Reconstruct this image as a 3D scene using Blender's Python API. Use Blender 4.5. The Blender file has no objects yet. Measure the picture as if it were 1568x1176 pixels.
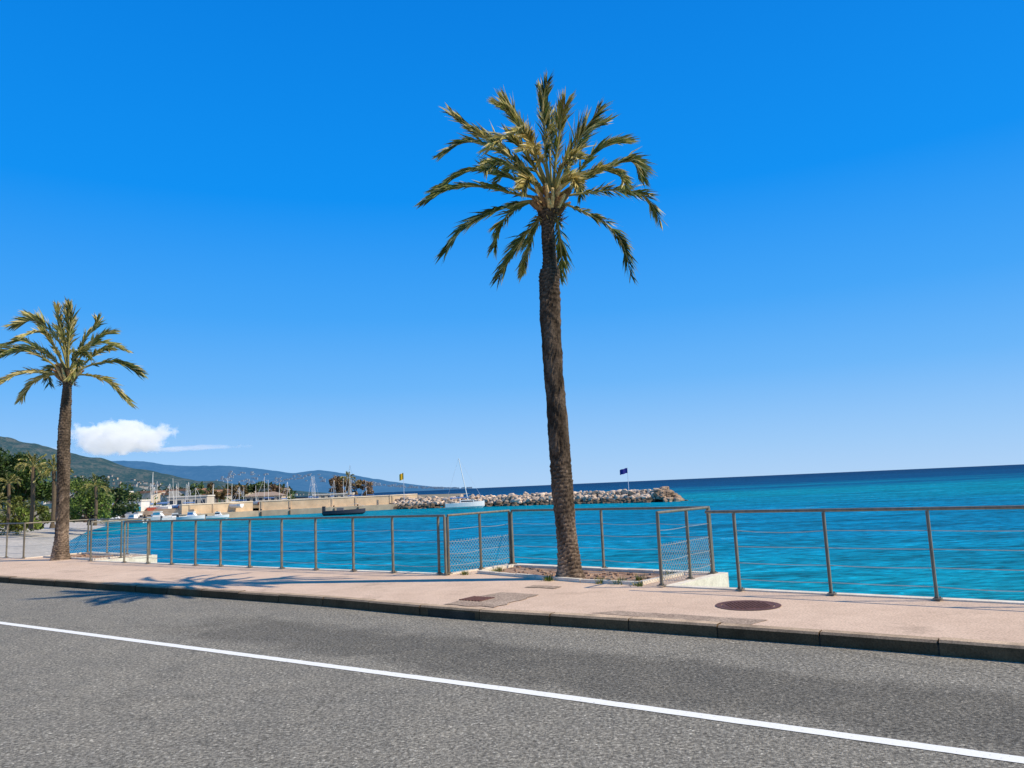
import bpy, math, random
from mathutils import Vector, Matrix, noise
random.seed(7)
sc=bpy.context.scene
try:
    sc.view_settings.view_transform='Standard'; sc.view_settings.look='None'; sc.view_settings.exposure=0
except Exception: pass
R=random.random
def U(a,b): return a+(b-a)*random.random()

# ------------------------------------------------------------ mesh helpers
class MB:
    def __init__(s): s.v=[]; s.f=[]; s.c=[]; s.m=[]
    def add(s,vs,fs,col=None,mi=0):
        o=len(s.v); s.v+= [tuple(v) for v in vs]
        s.c+=[col or (1,1,1)]*len(vs)
        for f in fs: s.f.append(tuple(i+o for i in f)); s.m.append(mi)
    def box(s,c,d,rz=0,col=None,mi=0,M=None):
        cx,cy,cz=c; x,y,z=d[0]/2,d[1]/2,d[2]/2
        vs=[]
        for sx,sy,sz in [(-1,-1,-1),(1,-1,-1),(1,1,-1),(-1,1,-1),(-1,-1,1),(1,-1,1),(1,1,1),(-1,1,1)]:
            v=Vector((sx*x,sy*y,sz*z)); v.rotate(Matrix.Rotation(rz,3,'Z')); v+=Vector((cx,cy,cz))
            if M: v=M@v
            vs.append(v)
        s.add(vs,[(0,3,2,1),(4,5,6,7),(0,1,5,4),(1,2,6,5),(2,3,7,6),(3,0,4,7)],col,mi)
    def tube(s,pts,rad,n=8,col=None,mi=0,cap=True):
        pts=[Vector(p) for p in pts]
        if not hasattr(rad,'__len__'): rad=[rad]*len(pts)
        vs=[];fs=[]
        for i,p in enumerate(pts):
            t=(pts[min(i+1,len(pts)-1)]-pts[max(i-1,0)])
            if t.length<1e-9: t=Vector((0,0,1))
            t.normalize()
            a=t.cross(Vector((0,0,1)))
            if a.length<.05: a=t.cross(Vector((0,1,0)))
            a.normalize(); b=t.cross(a)
            for k in range(n):
                th=2*math.pi*k/n
                vs.append(p+(a*math.cos(th)+b*math.sin(th))*rad[i])
        for i in range(len(pts)-1):
            for k in range(n):
                k2=(k+1)%n
                fs.append((i*n+k,i*n+k2,(i+1)*n+k2,(i+1)*n+k))
        if cap:
            fs.append(tuple(range(n))[::-1]); fs.append(tuple((len(pts)-1)*n+k for k in range(n)))
        s.add(vs,fs,col,mi)
    def obj(s,name,mats,parent=None,smooth=False):
        me=bpy.data.meshes.new(name); me.from_pydata(s.v,[],s.f); me.update()
        ca=me.color_attributes.new("Col",'FLOAT_COLOR','POINT')
        flat=[]
        for c in s.c: flat+= [c[0],c[1],c[2],1]
        ca.data.foreach_set("color",flat)
        if not isinstance(mats,(list,tuple)): mats=[mats]
        for m in mats: me.materials.append(m)
        me.polygons.foreach_set("material_index",s.m)
        if smooth: me.polygons.foreach_set("use_smooth",[True]*len(me.polygons))
        me.update()
        ob=bpy.data.objects.new(name,me); sc.collection.objects.link(ob)
        if parent: ob.parent=parent
        return ob
def empty(name,loc=(0,0,0)):
    e=bpy.data.objects.new(name,None); e.empty_display_size=.3; sc.collection.objects.link(e); e.location=loc; return e

# ------------------------------------------------------------ materials
class NT:
    def __init__(s,name):
        s.m=bpy.data.materials.new(name); s.m.use_nodes=True; s.t=s.m.node_tree
        s.b=s.t.nodes["Principled BSDF"]; s.out=s.t.nodes["Material Output"]
    def n(s,ty,**k):
        nd=s.t.nodes.new(ty)
        for a,v in k.items(): setattr(nd,a,v)
        return nd
    def l(s,a,b): s.t.links.new(a,b)
    def noise(s,scale,det=4,rough=.6,vec=None,dist=0):
        nd=s.n("ShaderNodeTexNoise"); nd.inputs["Scale"].default_value=scale; nd.inputs["Detail"].default_value=det
        nd.inputs["Roughness"].default_value=rough; nd.inputs["Distortion"].default_value=dist
        s.l(vec if vec is not None else s.pos(),nd.inputs["Vector"]); return nd.outputs["Fac"]
    def pos(s):
        if not hasattr(s,'_p'): s._p=s.n("ShaderNodeNewGeometry").outputs["Position"]
        return s._p
    def mapv(s,scale=(1,1,1),rot=(0,0,0),loc=(0,0,0)):
        nd=s.n("ShaderNodeMapping"); nd.inputs["Scale"].default_value=scale; nd.inputs["Rotation"].default_value=rot; nd.inputs["Location"].default_value=loc
        s.l(s.pos(),nd.inputs["Vector"]); return nd.outputs[0]
    def ramp(s,fac,stops,interp='LINEAR'):
        nd=s.n("ShaderNodeValToRGB"); cr=nd.color_ramp; cr.interpolation=interp
        while len(cr.elements)<len(stops): cr.elements.new(.5)
        for e,(p,c) in zip(cr.elements,stops):
            e.position=p; e.color=(c[0],c[1],c[2],1) if hasattr(c,'__len__') else (c,c,c,1)
        s.l(fac,nd.inputs[0]); return nd.outputs[0]
    def mix(s,fac,a,b,bt='MIX'):
        nd=s.n("ShaderNodeMix",data_type='RGBA',blend_type=bt)
        for i,x in ((0,fac),(6,a),(7,b)):
            if isinstance(x,bpy.types.NodeSocket): s.l(x,nd.inputs[i])
            elif i==0: nd.inputs[0].default_value=x
            else: nd.inputs[i].default_value=(x[0],x[1],x[2],1) if hasattr(x,'__len__') else (x,x,x,1)
        return nd.outputs[2]
    def math(s,op,a,b=0,clamp=False):
        nd=s.n("ShaderNodeMath",operation=op,use_clamp=clamp)
        for i,x in ((0,a),(1,b)):
            if isinstance(x,bpy.types.NodeSocket): s.l(x,nd.inputs[i])
            else: nd.inputs[i].default_value=x
        return nd.outputs[0]
    def bump(s,h,strength=.3,dist=.02,prev=None):
        nd=s.n("ShaderNodeBump"); nd.inputs["Strength"].default_value=strength; nd.inputs["Distance"].default_value=dist
        s.l(h,nd.inputs["Height"])
        if prev is not None: s.l(prev,nd.inputs["Normal"])
        return nd.outputs[0]
    def fin(s,col=None,rough=.8,nrm=None,spec=.3,metal=0):
        if col is not None:
            if isinstance(col,bpy.types.NodeSocket): s.l(col,s.b.inputs["Base Color"])
            else: s.b.inputs["Base Color"].default_value=(col[0],col[1],col[2],1)
        if isinstance(rough,bpy.types.NodeSocket): s.l(rough,s.b.inputs["Roughness"])
        else: s.b.inputs["Roughness"].default_value=rough
        s.b.inputs["Specular IOR Level"].default_value=spec; s.b.inputs["Metallic"].default_value=metal
        if nrm is not None: s.l(nrm,s.b.inputs["Normal"])
        return s.m
def simple(name,col,rough=.6,var=.15,scale=8,spec=.3,metal=0):
    t=NT(name); n=t.noise(scale,4)
    c=t.ramp(n,[(.3,[x*(1-var) for x in col]),(.7,[min(1,x*(1+var)) for x in col])])
    return t.fin(c,rough,None,spec,metal)
def vcol(name,rough=.7,var=.12,scale=6,spec=.25,bumpd=0):
    t=NT(name); a=t.n("ShaderNodeAttribute",attribute_name="Col").outputs["Color"]
    n=t.noise(scale,4); g=t.ramp(n,[(.25,1-var),(.75,1+var)])
    c=t.mix(1.0,a,g,'MULTIPLY')
    return t.fin(c,rough,t.bump(n,.5,bumpd) if bumpd else None,spec)

ROADROT=math.atan2(.585,-.811)
# asphalt
t=NT("asphalt")
fine=t.noise(34,3,.75); fine2=t.noise(110,2,.8); big=t.noise(.35,4,.55); mid=t.noise(2.2,5,.6)
vor=t.n("ShaderNodeTexVoronoi"); vor.inputs["Scale"].default_value=62; t.l(t.pos(),vor.inputs["Vector"])
base=t.ramp(big,[(.3,(.245,.220,.168)),(.7,(.335,.295,.218))])
base=t.mix(.5,base,t.ramp(mid,[(.3,(.230,.208,.162)),(.7,(.345,.302,.222))]))
sp=t.ramp(fine,[(.32,.42),(.5,.95),(.68,1.7)])
c=t.mix(1,base,sp,'MULTIPLY')
sp2=t.ramp(vor.outputs["Color"],[(.0,.45),(.5,.95),(.85,1.25),(1.0,2.6)])
c=t.mix(.9,c,sp2,'MULTIPLY')
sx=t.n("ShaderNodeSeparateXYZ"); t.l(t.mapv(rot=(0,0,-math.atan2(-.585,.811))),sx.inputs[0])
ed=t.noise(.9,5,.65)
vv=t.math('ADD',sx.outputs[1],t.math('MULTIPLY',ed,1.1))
k=t.ramp(t.math('MULTIPLY',t.math('SUBTRACT',vv,5.9),.4),[(.0,1.0),(.12,.60),(.50,.56),(.62,1.0)])  # soft tree shadow painted into the asphalt colour as a darker band
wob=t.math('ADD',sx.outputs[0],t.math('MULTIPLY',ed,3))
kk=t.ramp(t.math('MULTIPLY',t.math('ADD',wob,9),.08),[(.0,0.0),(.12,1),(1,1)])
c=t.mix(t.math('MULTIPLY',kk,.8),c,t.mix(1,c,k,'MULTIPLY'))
cv=t.n("ShaderNodeTexVoronoi",feature='DISTANCE_TO_EDGE'); cv.inputs["Scale"].default_value=.22
wv_=t.n("ShaderNodeVectorMath",operation='ADD'); nn_=t.n("ShaderNodeTexNoise"); nn_.inputs["Scale"].default_value=1.2; nn_.inputs["Detail"].default_value=6; t.l(t.pos(),nn_.inputs["Vector"]); t.l(t.pos(),wv_.inputs[0]); t.l(nn_.outputs["Color"],wv_.inputs[1]); t.l(wv_.outputs[0],cv.inputs["Vector"])
crk=t.ramp(cv.outputs["Distance"],[(0,.72),(.0035,.85),(.006,1)])
c=t.mix(.7,c,crk,'MULTIPLY')
rs=t.mix(.5,t.ramp(fine,[(.3,.0),(.7,1.)]),t.ramp(fine2,[(.3,0.),(.7,1.)]))
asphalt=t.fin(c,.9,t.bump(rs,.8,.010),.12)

t=NT("pavement_pink")
fine=t.noise(42,3,.75); big=t.noise(.5,5,.6); mid=t.noise(3.5,5,.65); stn=t.noise(1.1,6,.7)
base=t.mix(.5,t.ramp(big,[(.3,(.60,.415,.275)),(.7,(.75,.54,.37))]),t.ramp(mid,[(.3,(.56,.395,.265)),(.7,(.77,.555,.38))]))
c=t.mix(1,base,t.ramp(fine,[(.3,.62),(.5,1.),(.72,1.22)]),'MULTIPLY')
c=t.mix(1,c,t.ramp(stn,[(.30,.72),(.42,1.0)]),'MULTIPLY')
pavement=t.fin(c,.9,t.bump(fine,.4,.004),.1)
t=NT("pavement_aggregate")
fine=t.noise(44,3,.8); mid=t.noise(3,5,.6)
base=t.ramp(mid,[(.3,(.33,.235,.16)),(.7,(.46,.34,.235))])
c=t.mix(1,base,t.ramp(fine,[(.35,.45),(.5,1.),(.68,1.6)]),'MULTIPLY')
aggregate=t.fin(c,.9,t.bump(fine,.6,.006),.1)

t=NT("white_concrete"); n1=t.noise(2.5,6,.65); n2=t.noise(40,3)
c=t.mix(1,t.ramp(n1,[(.3,(.62,.52,.38)),(.6,(.84,.74,.57))]),t.ramp(n2,[(.3,.86),(.7,1.08)]),'MULTIPLY')
concrete=t.fin(c,.85,t.bump(n2,.3,.004),.1)
t=NT("kerb_stone"); n1=t.noise(3,6,.65); n2=t.noise(60,3,.7)
a=t.n("ShaderNodeAttribute",attribute_name="Col").outputs["Color"]
c=t.mix(1,t.ramp(n1,[(.3,.6),(.7,1.25)]),t.ramp(n2,[(.3,.65),(.7,1.3)]),'MULTIPLY')
kerbm=t.fin(t.mix(1,a,c,'MULTIPLY'),.85,t.bump(n2,.5,.006),.1)
t=NT("road_paint"); n1=t.noise(30,4,.75)
c=t.ramp(n1,[(.30,(.34,.32,.27)),(.38,(.86,.82,.70)),(.8,(.92,.88,.76))])
paint=t.fin(c,.7,t.bump(n1,.4,.003),.1)
t=NT("earth"); n1=t.noise(5,6,.7); n2=t.noise(45,4,.8)
c=t.mix(1,t.ramp(n1,[(.3,(.26,.14,.08)),(.55,(.44,.28,.18)),(.75,(.58,.43,.29))]),t.ramp(n2,[(.3,.6),(.7,1.35)]),'MULTIPLY')
earth=t.fin(c,.95,t.bump(n2,.8,.02),.1)
t=NT("iron"); n1=t.noise(30,4)
iron=t.fin(t.ramp(n1,[(.3,(.09,.035,.022)),(.7,(.19,.09,.06))]),.7,None,.3)
t=NT("rail_steel"); n1=t.noise(14,5,.7,t.mapv((1,1,.3)))
railm=t.fin(t.ramp(n1,[(.3,(.15,.125,.085)),(.6,(.25,.21,.145)),(.8,(.28,.16,.08))]),.5,None,.4,.25)
wirem=simple("steel_wire",(.42,.42,.38),.4,.1,20,.5,.5)
t=NT("pebble_beach"); v=t.n("ShaderNodeTexVoronoi"); v.inputs["Scale"].default_value=3.5; t.l(t.pos(),v.inputs["Vector"]); n1=t.noise(.08,5,.6)
c=t.mix(.6,t.ramp(n1,[(.35,(.40,.36,.29)),(.65,(.56,.48,.37))]),t.ramp(v.outputs["Color"],[(0,(.28,.25,.21)),(1,(.66,.60,.50))]))
beach=t.fin(c,.9,t.bump(v.outputs["Distance"],.6,.1),.2)
t=NT("dry_ground"); n1=t.noise(.05,6,.7)
ground_m=t.fin(t.ramp(n1,[(.35,(.10,.12,.05)),(.5,(.28,.23,.15)),(.7,(.40,.33,.22))]),.95,None,.1)

# sea
t=NT("sea_water")
near=t.noise(2.1,6,.66,t.mapv((.42,1.0,1),(0,0,math.radians(-14))),.6)
med=t.noise(.30,6,.66,t.mapv((.30,1,1),(0,0,math.radians(-8))),.5)
far=t.noise(.011,6,.62,t.mapv((.2,1,1),(0,0,math.radians(-6))),.4)
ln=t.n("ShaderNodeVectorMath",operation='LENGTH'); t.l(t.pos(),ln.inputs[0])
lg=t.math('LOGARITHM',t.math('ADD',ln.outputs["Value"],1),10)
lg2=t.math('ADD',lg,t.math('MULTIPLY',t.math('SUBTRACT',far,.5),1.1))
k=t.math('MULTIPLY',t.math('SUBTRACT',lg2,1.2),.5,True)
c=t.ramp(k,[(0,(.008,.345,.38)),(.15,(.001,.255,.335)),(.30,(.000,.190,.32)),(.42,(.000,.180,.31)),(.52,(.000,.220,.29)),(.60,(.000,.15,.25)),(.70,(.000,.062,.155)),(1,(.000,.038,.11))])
c=t.mix(1,c,t.ramp(med,[(.3,.50),(.5,1.),(.72,1.45)]),'MULTIPLY')
c=t.mix(1,c,t.ramp(near,[(.32,.36),(.5,.98),(.68,1.75)]),'MULTIPLY')
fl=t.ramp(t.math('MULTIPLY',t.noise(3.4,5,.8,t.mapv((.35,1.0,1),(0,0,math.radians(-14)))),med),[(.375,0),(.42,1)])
c=t.mix(t.math('MULTIPLY',fl,.6),c,(.38,.64,.60))  # pale flecks painted into the water colour: sparkle together with small foam
b1=t.bump(med,.9,.45); b2=t.bump(near,1.0,.16,b1)
fn=t.noise(8,4,.65,t.mapv((.5,1,1),(0,0,-.2)))
b3=t.bump(fn,.9,.05,b2)
df=t.n("ShaderNodeBsdfDiffuse"); t.l(c,df.inputs[0]); t.l(b2,df.inputs["Normal"])
gl=t.n("ShaderNodeBsdfGlossy"); gl.inputs["Roughness"].default_value=.15; t.l(b3,gl.inputs["Normal"])
fr=t.n("ShaderNodeFresnel"); fr.inputs[0].default_value=1.2; t.l(b3,fr.inputs[1])
mx=t.n("ShaderNodeMixShader"); t.l(t.math('MINIMUM',fr.outputs[0],.08),mx.inputs[0]); t.l(df.outputs[0],mx.inputs[1]); t.l(gl.outputs[0],mx.inputs[2]); t.l(mx.outputs[0],t.out.inputs[0])
sea=t.m

# palm
t=NT("palm_bark"); n1=t.noise(14,6,.75,t.mapv((1,1,1.6))); n2=t.noise(90,3,.8,t.mapv((1,1,.35)))
a=t.n("ShaderNodeAttribute",attribute_name="Col").outputs["Color"]
c=t.mix(1,t.mix(1,a,t.ramp(n1,[(.3,.45),(.5,1),(.7,1.6)]),'MULTIPLY'),t.ramp(n2,[(.3,.6),(.7,1.4)]),'MULTIPLY')
bark=t.fin(c,.95,t.bump(t.mix(.5,n1,n2),.9,.02),.05)
def leafmat(name,trans=.28):
    t=NT(name); a=t.n("ShaderNodeAttribute",attribute_name="Col").outputs["Color"]
    n=t.noise(9,3); c=t.mix(1,a,t.ramp(n,[(.3,.75),(.7,1.25)]),'MULTIPLY')
    t.fin(c,.5,None,.3)
    tr=t.n("ShaderNodeBsdfTranslucent"); t.l(c,tr.inputs[0])
    mx=t.n("ShaderNodeMixShader"); mx.inputs[0].default_value=trans
    t.l(t.b.outputs[0],mx.inputs[1]); t.l(tr.outputs[0],mx.inputs[2]); t.l(mx.outputs[0],t.out.inputs[0])
    return t.m
leaf=leafmat("palm_leaf",.24); foliage=leafmat("tree_foliage",.2)
paintv=vcol("painted",.5,.06,3); rockm=vcol("rock",.9,.22,1.3,.1,.12); housem=vcol("house_walls",.8,.1,.2)

# ------------------------------------------------------------ camera
cd=bpy.data.cameras.new("camera"); cam=bpy.data.objects.new("camera",cd); sc.collection.objects.link(cam)
cd.sensor_width=36; cd.lens=36*1178/1568; cd.clip_start=.05; cd.clip_end=80000
cam.matrix_world=Matrix.Translation((0,0,1.65))@Matrix.Rotation(math.radians(97.585),4,'X')@Matrix.Rotation(math.radians(-2.5),4,'Z')
sc.camera=cam

# ------------------------------------------------------------ light
SUNEL=math.radians(43.5); SUNAZ=math.atan2(6.65,-1.7)
sd=bpy.data.lights.new("sun",'SUN'); sd.energy=5.0; sd.angle=math.radians(.53); sd.color=(1,.90,.74)
so=bpy.data.objects.new("sun",sd); sc.collection.objects.link(so)
tosun=Vector((math.sin(SUNAZ)*math.cos(SUNEL),math.cos(SUNAZ)*math.cos(SUNEL),math.sin(SUNEL)))
so.rotation_euler=tosun.to_track_quat('Z','Y').to_euler()
w=bpy.data.worlds.new("World"); sc.world=w; w.use_nodes=True; wt=w.node_tree
bg=wt.nodes["Background"]; bg.inputs[1].default_value=.10
sky=wt.nodes.new("ShaderNodeTexSky"); sky.sky_type='NISHITA'; sky.sun_disc=False
sky.sun_elevation=SUNEL; sky.sun_rotation=SUNAZ; sky.air_density=1.0; sky.dust_density=.3; sky.ozone_density=2.5; sky.altitude=0
tc=wt.nodes.new("ShaderNodeTexCoord"); sx=wt.nodes.new("ShaderNodeSeparateXYZ"); wt.links.new(tc.outputs["Generated"],sx.inputs[0])
rp=wt.nodes.new("ShaderNodeValToRGB"); cr=rp.color_ramp
stops=[(0,(.42,.64,.93)),(.04,(.33,.59,.94)),(.13,(.145,.465,.95)),(.22,(.055,.375,.94)),(.36,(.001,.280,.90)),(.56,(.0,.215,.77)),(1,(.0,.13,.52))]
while len(cr.elements)<len(stops): cr.elements.new(.5)
for e,(p_,c_) in zip(cr.elements,stops): e.position=p_; e.color=(*c_,1)
wt.links.new(sx.outputs[2],rp.inputs[0])
sm=wt.nodes.new("ShaderNodeVectorMath"); sm.operation='SCALE'; sm.inputs["Scale"].default_value=10.2; wt.links.new(rp.outputs[0],sm.inputs[0])
mx=wt.nodes.new("ShaderNodeMix"); mx.data_type='RGBA'; mx.blend_type='MIX'; mx.inputs[0].default_value=.96
wt.links.new(sky.outputs[0],mx.inputs[6]); wt.links.new(sm.outputs[0],mx.inputs[7]); wt.links.new(mx.outputs[2],bg.inputs[0])

# ------------------------------------------------------------ sea
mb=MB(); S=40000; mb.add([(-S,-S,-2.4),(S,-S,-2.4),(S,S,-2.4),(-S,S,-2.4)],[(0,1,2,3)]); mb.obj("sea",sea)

# ------------------------------------------------------------ road, kerb, pavement
KERB=[(36,-17.8),(20,-5.5),(4.19,6.73),(3.08,7.55),(2.29,8.11),(.70,9.19),(-.83,10.15),(-3.14,11.95),(-11.7,17.75),(-40,37.4),(-120,93)]
RAILR=[(36+2.6,-17.0),(20.5,-2.85),(9.6,5.55),(4.84,9.23),(3.90,9.95),(2.96,10.68)]
NR,FR,FL,NL=(2.03,11.40),(3.10,12.62),(-.17,15.48),(-1.33,14.16)
MID=[(-2.40,14.92),(-3.28,15.52),(-4.18,16.12),(-5.07,16.74),(-5.97,17.36),(-6.85,17.98),(-7.65,18.52),(-8.47,19.09),(-9.34,19.70),(-10.27,20.37)]
NR2,FR2,FL2,NL2=(-11.7,21.36),(-10.7,22.65),(-14.0,25.4),(-15.1,23.85)
LEFT=[(-15.1-.82*s,23.85+.575*s) for s in (1.2,2.4,3.6,4.8,6,7.2)]
EDGE=RAILR+[NR,FR,FL,NL]+MID+[NR2,FR2,FL2,NL2]+LEFT[:1]+[(-44,44.2),(-124,100)]
def off(pl,d):
    out=[]
    for i,p in enumerate(pl):
        segs=[]
        if i>0: segs.append(Vector(pl[i])-Vector(pl[i-1]))
        if i<len(pl)-1: segs.append(Vector(pl[i+1])-Vector(pl[i]))
        ns=[Vector((s.y,-s.x)).normalized() for s in segs]
        n=sum(ns,Vector((0,0))); n.normalize()
        k=d/max(.4,n.dot(ns[0])); out.append((p[0]+n.x*k,p[1]+n.y*k))
    return out
EOUT=off(EDGE,.16); EIN=off(EDGE,.02)
def sheet(name,poly,z,mat):
    import bmesh
    bm=bmesh.new(); vs=[bm.verts.new((x,y,z)) for x,y in poly]; f=bm.faces.new(vs); bm.normal_update()
    if f.normal.z<0: f.normal_flip()
    bmesh.ops.triangulate(bm,faces=[f]); me=bpy.data.meshes.new(name); bm.to_mesh(me); bm.free(); me.materials.append(mat)
    ob=bpy.data.objects.new(name,me); sc.collection.objects.link(ob); return ob
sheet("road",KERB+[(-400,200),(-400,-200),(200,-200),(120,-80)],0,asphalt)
KIN=off(KERB,.15)
sheet("pavement",KIN+EIN[::-1],.12,pavement)
mb=MB()
n=len(EDGE)
for i in range(n-1):
    a,b,c_,d=EIN[i],EIN[i+1],EOUT[i+1],EOUT[i]
    mb.add([(*a,.10),(*b,.10),(*c_,.10),(*d,.10),(*a,.138),(*b,.138),(*c_,.138),(*d,.138)],[(4,7,6,5),(0,4,5,1)])
    mb.add([(*d,.138),(*c_,.138),(*c_,-3.2),(*d,-3.2)],[(0,3,2,1)])
mb.obj("sea_wall",concrete)
def ragged(poly,amp=.035,step=.12):
    out=[]
    for i in range(len(poly)):
        a=Vector(poly[i]); b=Vector(poly[(i+1)%len(poly)]); k=max(1,int((b-a).length/step))
        for j in range(k):
            p=a.lerp(b,j/k); out.append((p.x+U(-amp,amp)*(j>0),p.y+U(-amp,amp)*(j>0)))
    return out
sheet("pavement_patch",ragged([(.80,9.42),(1.15,9.50),(2.62,8.48),(2.36,8.26)],.02),.124,aggregate)
def resample(pl,step,gap):
    out=[]
    for i in range(len(pl)-1):
        a=Vector(pl[i]); b=Vector(pl[i+1]); out.append((a,b))
    L=[0]
    for a,b in out: L.append(L[-1]+(b-a).length)
    def at(s):
        for i,(a,b) in enumerate(out):
            if s<=L[i+1]: return a+(b-a)*((s-L[i])/(L[i+1]-L[i]))
        return out[-1][1]
    res=[]; s=0
    while s+step<L[-1]:
        res.append((at(s+gap/2),at(s+step-gap/2))); s+=step
    return res
mb=MB()
for a,b in resample(KERB,1.02,.016):
    d=(b-a).normalized(); nn=Vector((d.y,-d.x)); j=U(-.006,.006); zt=.13+U(-.006,.006); ch=.022
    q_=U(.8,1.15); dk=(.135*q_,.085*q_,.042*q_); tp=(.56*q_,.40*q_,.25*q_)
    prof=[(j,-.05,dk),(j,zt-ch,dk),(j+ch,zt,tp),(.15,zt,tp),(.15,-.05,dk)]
    m=len(prof)
    for k in range(m):
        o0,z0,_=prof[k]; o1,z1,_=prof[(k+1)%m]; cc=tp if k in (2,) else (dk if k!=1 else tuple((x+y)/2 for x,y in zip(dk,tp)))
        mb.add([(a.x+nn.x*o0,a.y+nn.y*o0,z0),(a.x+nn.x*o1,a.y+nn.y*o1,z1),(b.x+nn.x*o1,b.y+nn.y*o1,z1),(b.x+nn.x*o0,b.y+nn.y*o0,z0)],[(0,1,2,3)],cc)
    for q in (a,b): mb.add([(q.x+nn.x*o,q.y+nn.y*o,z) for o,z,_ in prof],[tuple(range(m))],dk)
mb.obj("kerb",kerbm)
mb=MB()
KJ=off(KERB,.008)
for i in range(len(KERB)-1): mb.add([(*KJ[i],.09),(*KJ[i+1],.09),(*KIN[i+1],.09),(*KIN[i],.09),(*KJ[i],-.02),(*KJ[i+1],-.02)],[(0,3,2,1),(0,1,5,4)],(.06,.05,.035))
mb.obj("kerb_bed",kerbm)
LN=[(14,-4.0),(2.78,4.58),(-.11,6.57),(-7.62,11.55),(-40,33.4),(-120,88)]
P_=resample(LN,.09,0); mb=MB(); prev=None
for k,(a,b) in enumerate(P_):
    if a.x< -40: break
    d=(b-a).normalized(); nn=Vector((d.y,-d.x)); w0=.058+.004*noise.noise(Vector((k*.7,0,0)))+U(-.0025,.0025); w1=.058+.004*noise.noise(Vector((k*.7,9,0)))+U(-.0025,.0025)
    cur=[(a.x+nn.x*w0,a.y+nn.y*w0,.004),(a.x-nn.x*w1,a.y-nn.y*w1,.004)]
    if prev: mb.add([prev[0],prev[1],cur[1],cur[0]],[(0,1,2,3)])
    prev=cur
mb.obj("road_marking",paint)

def pit(poly,name):
    o=sheet(name,poly,.126,earth)
    mb=MB()
    for i in range(len(poly)):
        a=Vector(poly[i]); b=Vector(poly[(i+1)%len(poly)]); L=(b-a).length; k=max(1,int(L/.5)); ang=math.atan2(b.y-a.y,b.x-a.x)
        for j in range(k):
            c=a+(b-a)*((j+.5)/k); mb.box((c.x,c.y,.135),(L/k-.012,.07,.07+U(-.008,.008)),ang+U(-.01,.01))
    mb.obj(name+"_border",concrete)
    mb=MB(); cx=sum(p[0] for p in poly)/len(poly); cy=sum(p[1] for p in poly)/len(poly)
    for i in range(140):
        a=random.choice(poly); s=math.sqrt(R())*.92; b=random.choice(poly); q=Vector(a).lerp(Vector(b),R()); x=cx+(q.x-cx)*s; y=cy+(q.y-cy)*s; r=U(.012,.035)
        mb.box((x,y,.126+r*.3),(r*2,r*1.5,r),U(0,3),(1,1,1))
    mb.obj(name+"_stones",earth)
pit([(-.75,14.25),(-.12,15.1),(2.62,12.72),(1.78,11.75),(.95,12.35)],"planting_pit")
pit([(-14.5,23.9),(-13.9,24.9),(-11.2,22.6),(-11.85,21.85)],"planting_pit")
mb=MB(); cx,cy=2.70,9.47; ring=48
for r0,r1,z,mi in ((0,.30,.128,0),(.31,.38,.127,0)):
    vs=[];fs=[]
    for k in range(ring):
        a=2*math.pi*k/ring
        vs+=[(cx+r0*math.cos(a),cy+r0*math.sin(a),z),(cx+r1*math.cos(a),cy+r1*math.sin(a),z)]
    for k in range(ring):
        k2=(k+1)%ring; fs.append((2*k,2*k+1,2*k2+1,2*k2))
    mb.add(vs,fs,mi=mi)
for i in range(-6,7):
    for j in range(-6,7):
        if i*i+j*j<36: mb.box((cx+i*.045,cy+j*.045,.131),(.025,.025,.006),.6)
mb.obj("manhole_cover",iron)
sheet("pavement_patch",ragged([(-1.05,10.62),(-.35,10.15),(.25,11.15),(-.3,11.55)]),.128,aggregate)
sheet("pavement_patch",ragged([(.05,12.0),(.5,11.7),(.62,11.9),(.2,12.2)],.02),.128,aggregate)
mb=MB()
for i in range(7):
    c=Vector((-.62,10.95))+Vector((.811,-.585))*(.055*i-.16); mb.box((c.x,c.y,.134),(.03,.34,.012),ROADROT)
mb.obj("drain_grate",iron)
def tuft(name,x,y,h,n=50,dry=.4):
    mb=MB()
    for i in range(n):
        a=U(0,6.28); r=U(0,.12); l=U(.4,1)*h; lean=U(.1,.9)
        b=Vector((x+r*math.cos(a),y+r*math.sin(a),.12)); d=Vector((math.cos(a)*lean,math.sin(a)*lean,1)).normalized(); s=Vector((-math.sin(a),math.cos(a),0))*.010
        c=(.40,.32,.11) if R()<dry else (.09,.15,.025)
        mb.add([b-s,b+s,b+d*l],[(0,1,2)],c)
    mb.obj(name,leaf)
for x,y,h in [(1.5,11.95,.15),(1.25,12.12,.12),(-.4,14.4,.14),(1.85,12.3,.12),(.45,12.75,.14),(-.45,14.15,.1),(2.4,12.6,.12),(1.72,11.66,.1),(-1.0,14.15,.1)]: tuft("weed_tuft",x,y,h)

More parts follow.
